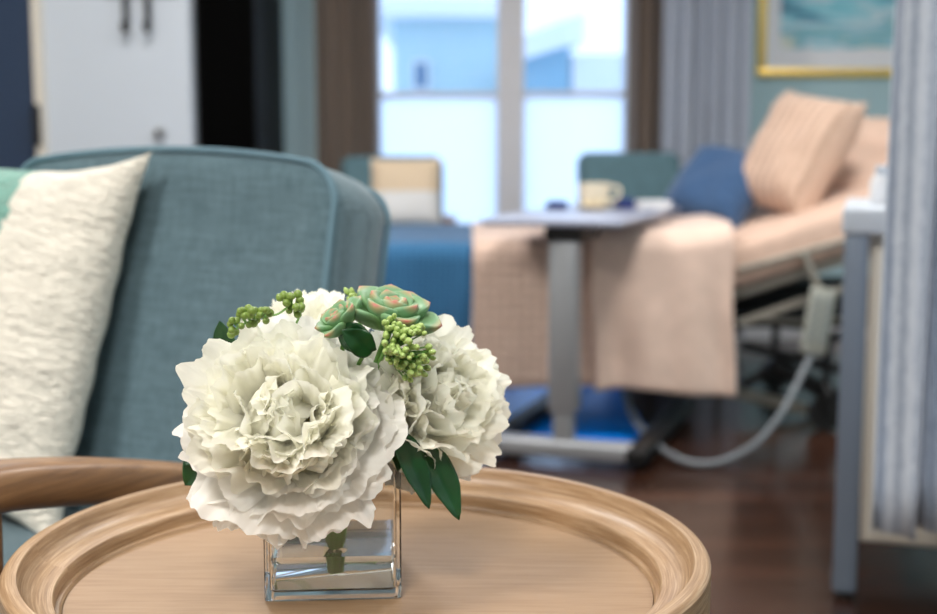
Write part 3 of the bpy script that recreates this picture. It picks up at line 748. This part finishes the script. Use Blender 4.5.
for s in (-1, 1):
    xa = s*(W/2+.035)
    pth = cat_rom([(xa, .44, .465), (xa, .34, .485), (xa, .2, .508), (xa, .06, .537), (xa, -.05, .566), (xa, -.15, .589), (xa, -.25, .604), (xa, -.34, .598)], 5)
    obj('armrest', tb(pth, [.0215]*len(pth), 20, (1.35, 1.0)), M_arm, ch)
    obj('leg', tb(cat_rom([(xa, -.25, 0), (xa, -.255, .3), (xa, -.25, .585)]), [.013]*6+[.02]*7, 14, (1.1, 1.1)), M_arm, ch)
    obj('leg', tb(cat_rom([(xa, .50, 0), (xa, .44, .28), (xa, .40, .48)]), [.013]*6+[.02]*7, 14, (1.1, 1.1)), M_arm, ch)
    obj('side_rail', tb([(xa, -.24, .285), (xa, .43, .285)], .018, 12, (.8, 1.2)), M_arm, ch)
# pillow on the chair
def teal_side(u, v):
    b = .375 + .2*(1-v) if v > .58 else .46 - (.58-v)*.25
    b += .012*sin(40*v)
    return 1 if u < b else 0
PWD = .52
pcn = chx + Bv*(-.10) + Lv*(-.262)
o = obj('throw_pillow', pillow(PWD, .53, .16, 110, .155, .012, 5, matfn=teal_side), [M_knit, M_knit_t])
PILLOW = o
o.location = (pcn.x-.012, pcn.y-.022, .648); o.rotation_euler = (R_(-19), R_(3), -CA+R_(2))
tag(o, 'cream textured pillow with a sage green block leaning on the teal armchair', 'pillow')

# ================================================================== ROUND TRAY TABLE
TC = V((-.084, 1.0)); RZ = .578; SZ = .544; TR = .272
rt = thing('side_table', 'round oak tray table with a moulded raised rim in front', 'table', (TC.x, TC.y, 0))
prof = [(.262, RZ-.075), (.270, RZ-.07), (TR, RZ-.03), (TR, RZ-.004), (TR-.002, RZ-.0012), (TR-.005, RZ), (TR-.0122, RZ), (TR-.0131, RZ-.0012), (TR-.0140, RZ-.006),
        (TR-.0162, RZ-.0108), (TR-.0205, RZ-.0152), (TR-.0265, RZ-.0182), (TR-.033, RZ-.0194), (TR-.0366, RZ-.0196), (TR-.0374, RZ-.0204), (TR-.038, RZ-.0235), (TR-.0382, SZ+.003), (TR-.041, SZ+.0028), (TR-.0425, SZ+.001), (TR-.043, SZ-.003), (TR-.043, RZ-.075)]
obj('rim', lathe(prof, 160, True), M_rim, rt, ang=35)
obj('tray', lathe([(0, SZ), (.10, SZ), (.2, SZ), (TR-.0433, SZ), (TR-.0433, SZ-.02), (0, SZ-.02)], 160), M_top, rt, ang=30)
obj('underframe', lathe([(0, RZ-.075), (.20, RZ-.075), (.20, SZ-.0205), (0, SZ-.0205)], 60), M_arm, rt, ang=30)
for k in range(3):
    a = R_(90+120*k); p0 = V((.18*cos(a), .18*sin(a), SZ-.03)); p1 = V((.23*cos(a), .23*sin(a), 0))
    obj('leg', tb([p0, (p0+p1)/2, p1], [.02, .017, .012], 16), M_arm, rt)

# ================================================================== VASE
VX, VY, VW, VH = -.1075, .9635+.0525, .105, .108
vs_ = thing('vase', 'clear square glass vase with shallow water on the round table', 'vase', (VX, VY, SZ+.0004), R_(4))
def rsq(h, r, n=4):
    out = []
    for cx, cy, a0 in ((h-r, h-r, 0), (-h+r, h-r, pi/2), (-h+r, -h+r, pi), (h-r, -h+r, 3*pi/2)):
        for i in range(n+1):
            a = a0+pi/2*i/n; out.append((cx+r*cos(a), cy+r*sin(a)))
    return out
def loft(rings):
    bm = new_bm(); prev = None
    for pts, z in rings:
        vs = [bm.verts.new((x, y, z)) for x, y in pts]
        if prev:
            for i in range(len(vs)): bm.faces.new((prev[i], prev[(i+1) % len(vs)], vs[(i+1) % len(vs)], vs[i]))
        else: bm.faces.new(vs[::-1])
        prev = vs
    bm.faces.new(prev); return bm
h = VW/2; ti = .0042; bt_ = .006
go = obj('glass_body', loft([(rsq(h-.0012, .0012), 0), (rsq(h, .0018), .0012), (rsq(h, .0018), VH-.0012), (rsq(h-.001, .0015), VH), (rsq(h-ti+.001, .003), VH), (rsq(h-ti, .003), VH-.001), (rsq(h-ti, .004), bt_+.002), (rsq(h-ti-.002, .004), bt_)]), M_glass, vs_, ang=30)
WL = .0335
tag(obj('vase_water', loft([(rsq(h-ti-.0022, .004), bt_+.0002), (rsq(h-ti-.0002, .004), bt_+.0022), (rsq(h-ti-.0002, .003), WL)]), M_water, loc=(VX, VY, SZ+.0004)), 'shallow clear water in the bottom of the glass vase', 'water').rotation_euler = (0, 0, R_(4))

# ================================================================== FLOWERS
def frame_from(axis, roll=0):
    z = V(axis).normalized(); x = V((0, 0, 1)).cross(z)
    if x.length < .1: x = V((1, 0, 0))
    x.normalize(); y = z.cross(x)
    m = Matrix((x, y, z)).transposed().to_4x4(); return m @ Matrix.Rotation(roll, 4, 'Z')

def petal(rng, th, az, R, L0, wid, cup, ruff, curl, nu=22, nv=18, base=(0, 0, 0), notch=.08):
    """one petal: root near the flower's centre, tip at polar angle th on a dome of radius R"""
    sd = rng.random()*100
    root = V(base)
    rad = V((cos(az), sin(az), 0)); axis = V((0, 0, 1)); tang = V((-sin(az), cos(az), 0))
    tip = rad*(R*sin(th)) + axis*(R*cos(th))
    ctrl = root + rad*(R*(.30+.62*min(1, th/1.4))) + axis*(R*(.30*cos(th)-.12))
    def sp(v):
        return root*(1-v)**2 + ctrl*2*v*(1-v) + tip*v*v
    f1 = rng.uniform(.9, 1.7); p1 = rng.uniform(0, 6.3); f2 = rng.uniform(2.4, 3.8); p2 = rng.uniform(0, 6.3); tw = rng.uniform(-.3, .3)
    def fn(u, v):
        s = 2*u-1
        wv = wid*(.2 + .8*sin(v*pi*.5)**1.0)
        edge = 1-.20*abs(s)**3.2
        jag = noise.noise(V((s*2.6, sd, 0)))*.12 + noise.noise(V((s*9, sd, 3)))*.04 + noise.noise(V((s*24, sd, 5)))*.02 - notch*math.exp(-(s*5+tw*6)**2)
        ve = v*edge
        P = sp(ve); T = (sp(min(1, ve+.02))-sp(max(0, ve-.02))).normalized()
        N = T.cross(tang).normalized()          # points outward / away from the flower's axis
        if N.dot(rad) < 0 and th > .3: N = -N
        P = P + T*(R*jag*v**3)
        # rolled sides wrap towards the axis; the last stretch rolls back outward
        ang = s*wv/max(R*.25, R*(.55+.5*(1-cup)))*1.0
        rr = max(R*.25, R*(.55+.5*(1-cup)))
        side = rr*sin(ang); inn = rr*(1-cos(ang))
        k = max(0, v-.55)/.45
        ru = ruff*R*(v**2.0)*(sin(f1*pi*s+p1)*.75 + sin(f2*pi*s+p2)*.38*k + 1.2*noise.noise(V((s*2.2, v*2.6, sd))))
        ru += R*.05*noise.noise(V((s*5, v*5, sd+9)))*v + R*.022*noise.noise(V((s*13, v*9, sd+5)))*k
        return P + tang*(side) + T*(side*sin(tw)*.3) - N*(inn*(1-.6*k)) + N*ru + N*(curl*R*k*k) - T*(curl*R*.35*k*k)
    return grid(fn, nu, nv)

def leaf_bm(L, Wd, bend, fold=.25, n=14, sd=0):
    def fn(u, v):
        s = 2*u-1; w2 = Wd/2*(sin(pi*min(1, v*.98+.02)**.8)**.75) if v < 1 else 0
        a = bend*v; r = L/max(1e-4, abs(bend)) if bend else 0
        y = (L*sin(a)/bend if bend else L*v); z = (-L*(1-cos(a))/bend if bend else 0)
        rip = .03*Wd*sin(v*16+s*2+sd)*abs(s)
        return V((s*w2, y, z + fold*abs(s)*w2 + rip))
    return grid(fn, 10, n)
def leaf_obj(name, base, dirv, L, Wd, bend, roll, m, parent=None, fold=.25, label=None, thick=.0006):
    d = V(dirv).normalized(); z = V((.1, -1, .35)); z = (z-d*z.dot(d)).normalized(); x = d.cross(z).normalized()
    M = Matrix((x, d, z)).transposed().to_4x4(); M = Matrix.Translation(V(base)) @ M @ Matrix.Rotation(roll, 4, 'Y')
    bm = leaf_bm(L, Wd, bend, fold); bmesh.ops.transform(bm, matrix=M, verts=bm.verts[:])
    o = obj_ns(name, bm, m, parent); sd = o.modifiers.new('thickness', 'SOLIDIFY'); sd.thickness = thick; sd.offset = 0
    if label: o['label'] = label
    return o

FOOT = V((VX, VY, SZ+bt_+.003))      # where the stems meet in the water
def stem_pts(c, ax, k):
    c = V(c); e = FOOT+V((.004*cos(k*2.2), .004*sin(k*2.2), .001))
    mouth = V((VX+.012*cos(k*2.2), VY+.012*sin(k*2.2), SZ+VH*.85))
    return cat_rom([c, c*.45+mouth*.55+V((0, 0, .01)), mouth, e*.6+mouth*.4, e], 6)

def peony(c, axis, R, roll, n, seed, label, k, outer=(), heart=26):
    rng = random.Random(seed)
    t = thing('peony', label, 'flower', tuple(c)); F = frame_from(axis, roll)
    base = (0, 0, -R*.42)
    ga = pi*(3-sqrt(5))
    for i in range(n):
        f = (i+.5)/n
        th = math.acos(1-f*1.22); az = i*ga + rng.uniform(-.3, .3); th += rng.uniform(-.12, .12)
        inner = f < .5
        wid = R*(rng.uniform(.38, .56) if inner else rng.uniform(.5, .72))
        rr = R*rng.uniform(.74, .98)*(1 - .08*(f < .12))
        bm = petal(rng, th, az, rr, 0, wid, rng.uniform(.1, 1) if inner else rng.uniform(0, .6), rng.uniform(.07, .13) if inner else rng.uniform(.05, .09), rng.uniform(-.05, .36) + .08*f, base=base, nu=40, nv=20, notch=rng.choice((0, .05, .09)))
        bmesh.ops.transform(bm, matrix=F, verts=bm.verts[:])
        obj_ns('petal', bm, M_petal_in if inner else M_petal, t)
    for i in range(heart):                  # small ruffled petals crowding the heart
        bm = petal(rng, rng.uniform(.05, .72), i*ga*1.7, R*rng.uniform(.72, .9), 0, R*rng.uniform(.24, .38), rng.uniform(.0, .6), rng.uniform(.05, .1), rng.uniform(.12, .5), base=base, nu=26, nv=18, notch=.06)
        bmesh.ops.transform(bm, matrix=F, verts=bm.verts[:])
        obj_ns('petal', bm, M_petal_in, t)
    for (th, az, rr, wd, cup) in outer:     # broad guard petals
        bm = petal(rng, th, az, rr, 0, wd, cup, .07, .10, 30, 24, base=base, notch=.05)
        bmesh.ops.transform(bm, matrix=F, verts=bm.verts[:])
        obj_ns('petal', bm, M_petal, t)
    ax = V(axis).normalized(); b0 = F @ V((0, 0, -R*.45))
    pts = [q-V(c) for q in stem_pts(V(c)+b0, ax, k)]
    obj('stem', tb(pts, .0027, 8), M_stem, t)
    bm = lathe([(0, -R*.47), (R*.09, -R*.46), (R*.14, -R*.38), (R*.12, -R*.33), (0, -R*.33)], 16); bmesh.ops.transform(bm, matrix=F, verts=bm.verts[:]); obj('calyx', bm, M_stem, t)
    return t
cA = at(283, 419, .945)
gA = [(R_(112), R_(a), .082, .040, .15) for a in (250, 290, 330, 200, 160, 20, 60, 110)]
peony(cA, (-.06, -.86, .45), .069, 0, 60, 11, 'largest white peony, facing forward in front of the vase', 0,
      outer=[(R_(94), R_(-60), .085, .031, .3), (R_(88), R_(-90), .068, .034, .3), (R_(92), R_(-108), .080, .030, .3), (R_(90), R_(-128), .074, .034, .3), (R_(96), R_(-168), .070, .034, .3), (R_(92), R_(-18), .076, .036, .3), (R_(94), R_(22), .072, .036, .3), (R_(94), R_(60), .066, .034, .3), (R_(94), R_(110), .066, .034, .3), (R_(94), R_(150), .068, .034, .3)])
cB = at(427, 404, 1.01)
peony(cB, (.55, -.62, .30), .064, 1, 54, 23, 'white peony facing away to the right of the green buds', 1,
      outer=[(R_(96), R_(a), .062, .032, .3) for a in (-90, -40, 10, 60, 120, 180, 230)])
cC = at(312, 330, 1.07)
peony(cC, (-.05, -.15, .95), .042, 2, 40, 37, 'white peony half hidden behind the succulent and the largest peony', 2,
      outer=[(R_(78), R_(a), .046, .026, .1) for a in (-90, -30, 30, 90, 150, 210)])

# succulents
def succulent(c, axis, R, n, seed, label, k, m=M_succ):
    rng = random.Random(seed); t = thing('succulent', label, 'succulent', tuple(c)); F = frame_from(axis, rng.random())
    for i in range(n):
        f = (i+.5)/n; az = i*pi*(3-sqrt(5)); th = .15+f*1.25
        L = R*(.55+.5*f); Wd = R*(.46+.36*f); tk = R*.13
        sdn = rng.random()*9
        def fn(u, v):
            a = 2*pi*u; prof = (.35+.65*sin(pi*min(1, v*.86+.02)))*(1-v**9) if v < 1 else 0
            prof = ((.40+.6*sin(pi*(v*.8))) * (1-v**9))
            x = cos(a)*Wd/2*prof; z = sin(a)*tk*prof + (x*x)/(Wd)*1.0 + .16*L*v*v
            return V((x, L*v, z))
        bm = grid(fn, 16, 14)
        Mx = Matrix.Rotation(az, 4, 'Z') @ Matrix.Rotation(pi/2-th, 4, 'X') 
        bmesh.ops.transform(bm, matrix=F @ Mx, verts=bm.verts[:])
        bmesh.ops.remove_doubles(bm, verts=bm.verts[:], dist=1e-6)
        obj('leaf', bm, m, t, ang=None)
    pts = [q-V(c) for q in stem_pts(V(c)-V(axis).normalized()*.002, axis, k)]
    obj('stem', tb(pts, .002, 8), M_stem, t)
    return t
cS = at(388, 328, .985)
succulent(cS, (.22, -.25, .95), .042, 18, 5, 'larger green succulent rosette with red leaf tips at the top of the bouquet', 3)
cS2 = at(345, 328, .965)
succulent(cS2, (-.6, -.3, .8), .026, 14, 8, 'smaller green succulent rosette with red tips above the largest peony', 4)

# berry sprigs
def bud_mesh(r, elong):
    bm = new_bm(); bmesh.ops.create_icosphere(bm, subdivisions=2, radius=r)
    for v in bm.verts:
        v.co.z *= elong
        if v.co.z > 0: v.co.x *= 1-.25*v.co.z/(r*elong); v.co.y *= 1-.25*v.co.z/(r*elong)
    me = bpy.data.meshes.new('bud'); bm.to_mesh(me); bm.free(); me.shade_smooth(); return me
def sprig(name, c, label, spots, r, elong, m, k, centre, part='bud', group=None, line=None):
    t = thing(name, label, 'sprig', tuple(c), group=group)
    me = bud_mesh(r, elong); me.materials.append(m)
    rng = random.Random(k)
    bm = new_bm(); hub = V(centre)-V(c)
    for p in spots:
        q = V(p)-V(c); h0_ = hub
        if line:
            h0_ = min((V(z)-V(c) for z in line), key=lambda z: (z-q).length)
        d = (q-h0_)
        b = bpy.data.objects.new(part, me); COL.objects.link(b); b.parent = t; b.location = q
        b.rotation_euler = d.to_track_quat('Z', 'Y').to_euler(); s = rng.uniform(.8, 1.15); b.scale = (s, s, s)
        mid = h0_ + d*.5 + V((0, 0, -.0008)); tube(bm, [h0_, mid, q], .0006, 5)
    if line: tube(bm, [V(z)-V(c) for z in line], .0009, 6)
    obj('twig', bm, M_stem, t)
    pts = [z-V(c) for z in stem_pts(V(centre), (0, 0, 1), k)]
    obj('stem', tb(pts, .0016, 8), M_stem, t)
    return t
rng = random.Random(4)
spots = []; line = [(232, 326, .95), (246, 318, .95), (262, 312, .955), (278, 309, .96), (292, 300, .96), (300, 308, .965)]
for i in range(36):
    f = rng.random()*(len(line)-1); a = int(f); g = f-a
    x = line[a][0]*(1-g)+line[a+1][0]*g; y = line[a][1]*(1-g)+line[a+1][1]*g; d = line[a][2]
    spots.append(at(x+rng.uniform(-5, 5), y+rng.uniform(-9, 10), d+rng.uniform(-.012, .012)))
spots += [at(230, 324, .95), at(284, 295, .96), at(290, 296, .955), at(298, 294, .96), at(300, 300, .96), at(240, 311, .95)]
sprig('berry_sprig', at(275, 325, .97), 'sprig of round green berries on the side of the sage green pillow', spots, .0031, 1.0, M_bud, 5, at(290, 332, .985), 'berry', line=cat_rom([at(x, y+5, d+.004) for x, y, d in line]+[at(292, 332, .985)], 4))
spots = []
for i in range(110):
    a = rng.uniform(-1.9, 1.35); rr = rng.random()**.55; 
    x = 384+rr*48*cos(a*.8) + rng.uniform(-4, 4); y = 350+rr*32*sin(a*.95) + rng.uniform(-3, 3)
    if x > 434 or x < 376: continue
    spots.append(at(x, y, .955-.025*cos(rr*1.4)+rng.uniform(-.008, .008)))
sprig('bud_sprig', at(392, 352, .965), 'dense cluster of light green buds between the succulent and the right peony', spots, .0024, 1.5, M_bud2, 6, at(384, 352, .985))
spots = [at(350+rng.uniform(-4, 12), 296+rng.uniform(-5, 12), 1.0+rng.uniform(-.01, .01)) for _ in range(14)] + [at(384, 290, 1.0), at(411, 300, .99), at(352, 291, 1.0)]
sprig('bud_sprig', at(358, 310, 1.0), 'few light green buds poking up behind the larger succulent', spots, .0021, 1.6, M_bud2, 7, at(362, 318, 1.01))

# foliage: each leafy stem is one thing
def leafy(label, k, leaves, base):
    t = thing('leaf_stem', label, 'leaf', tuple(base))
    for (px, py, d, px2, py2, d2, wd, bend, roll) in leaves:
        a = at(px, py, d); b = at(px2, py2, d2); L = (b-a).length
        leaf_obj('leaf', a-V(base), b-a, L*1.05, wd, bend, roll, M_green, t)
    pts = [q-V(base) for q in stem_pts(V(base), (0, 0, 1), k)]
    obj('stem', tb(pts, .0016, 8), M_stem, t)
leafy('dark green leaf standing up behind the round green berries', 8, [(226, 366, 1.0, 222, 326, .985, .020, .35, R_(20))], at(226, 368, 1.0))
leafy('dark green leaf under the edge of the largest peony, on the armchair side', 9, [(212, 450, .985, 187, 484, .97, .028, .4, R_(-10)), (205, 445, .985, 185, 462, .97, .024, .4, R_(30))], at(214, 446, .99))
leafy('dark green leaf between the largest peony and the light green buds', 10, [(340, 328, .955, 374, 350, .95, .022, .4, R_(20)), (372, 352, .955, 346, 332, .94, .02, .3, 0)], at(366, 350, .97))
leafy('pair of dark green leaves hanging over the corner of the vase', 11, [(396, 430, .965, 434, 502, .945, .023, .35, R_(-25)), (424, 444, .975, 462, 514, .955, .025, .3, R_(-20)), (392, 436, .965, 402, 470, .955, .014, .3, R_(-40))], at(398, 428, .975))
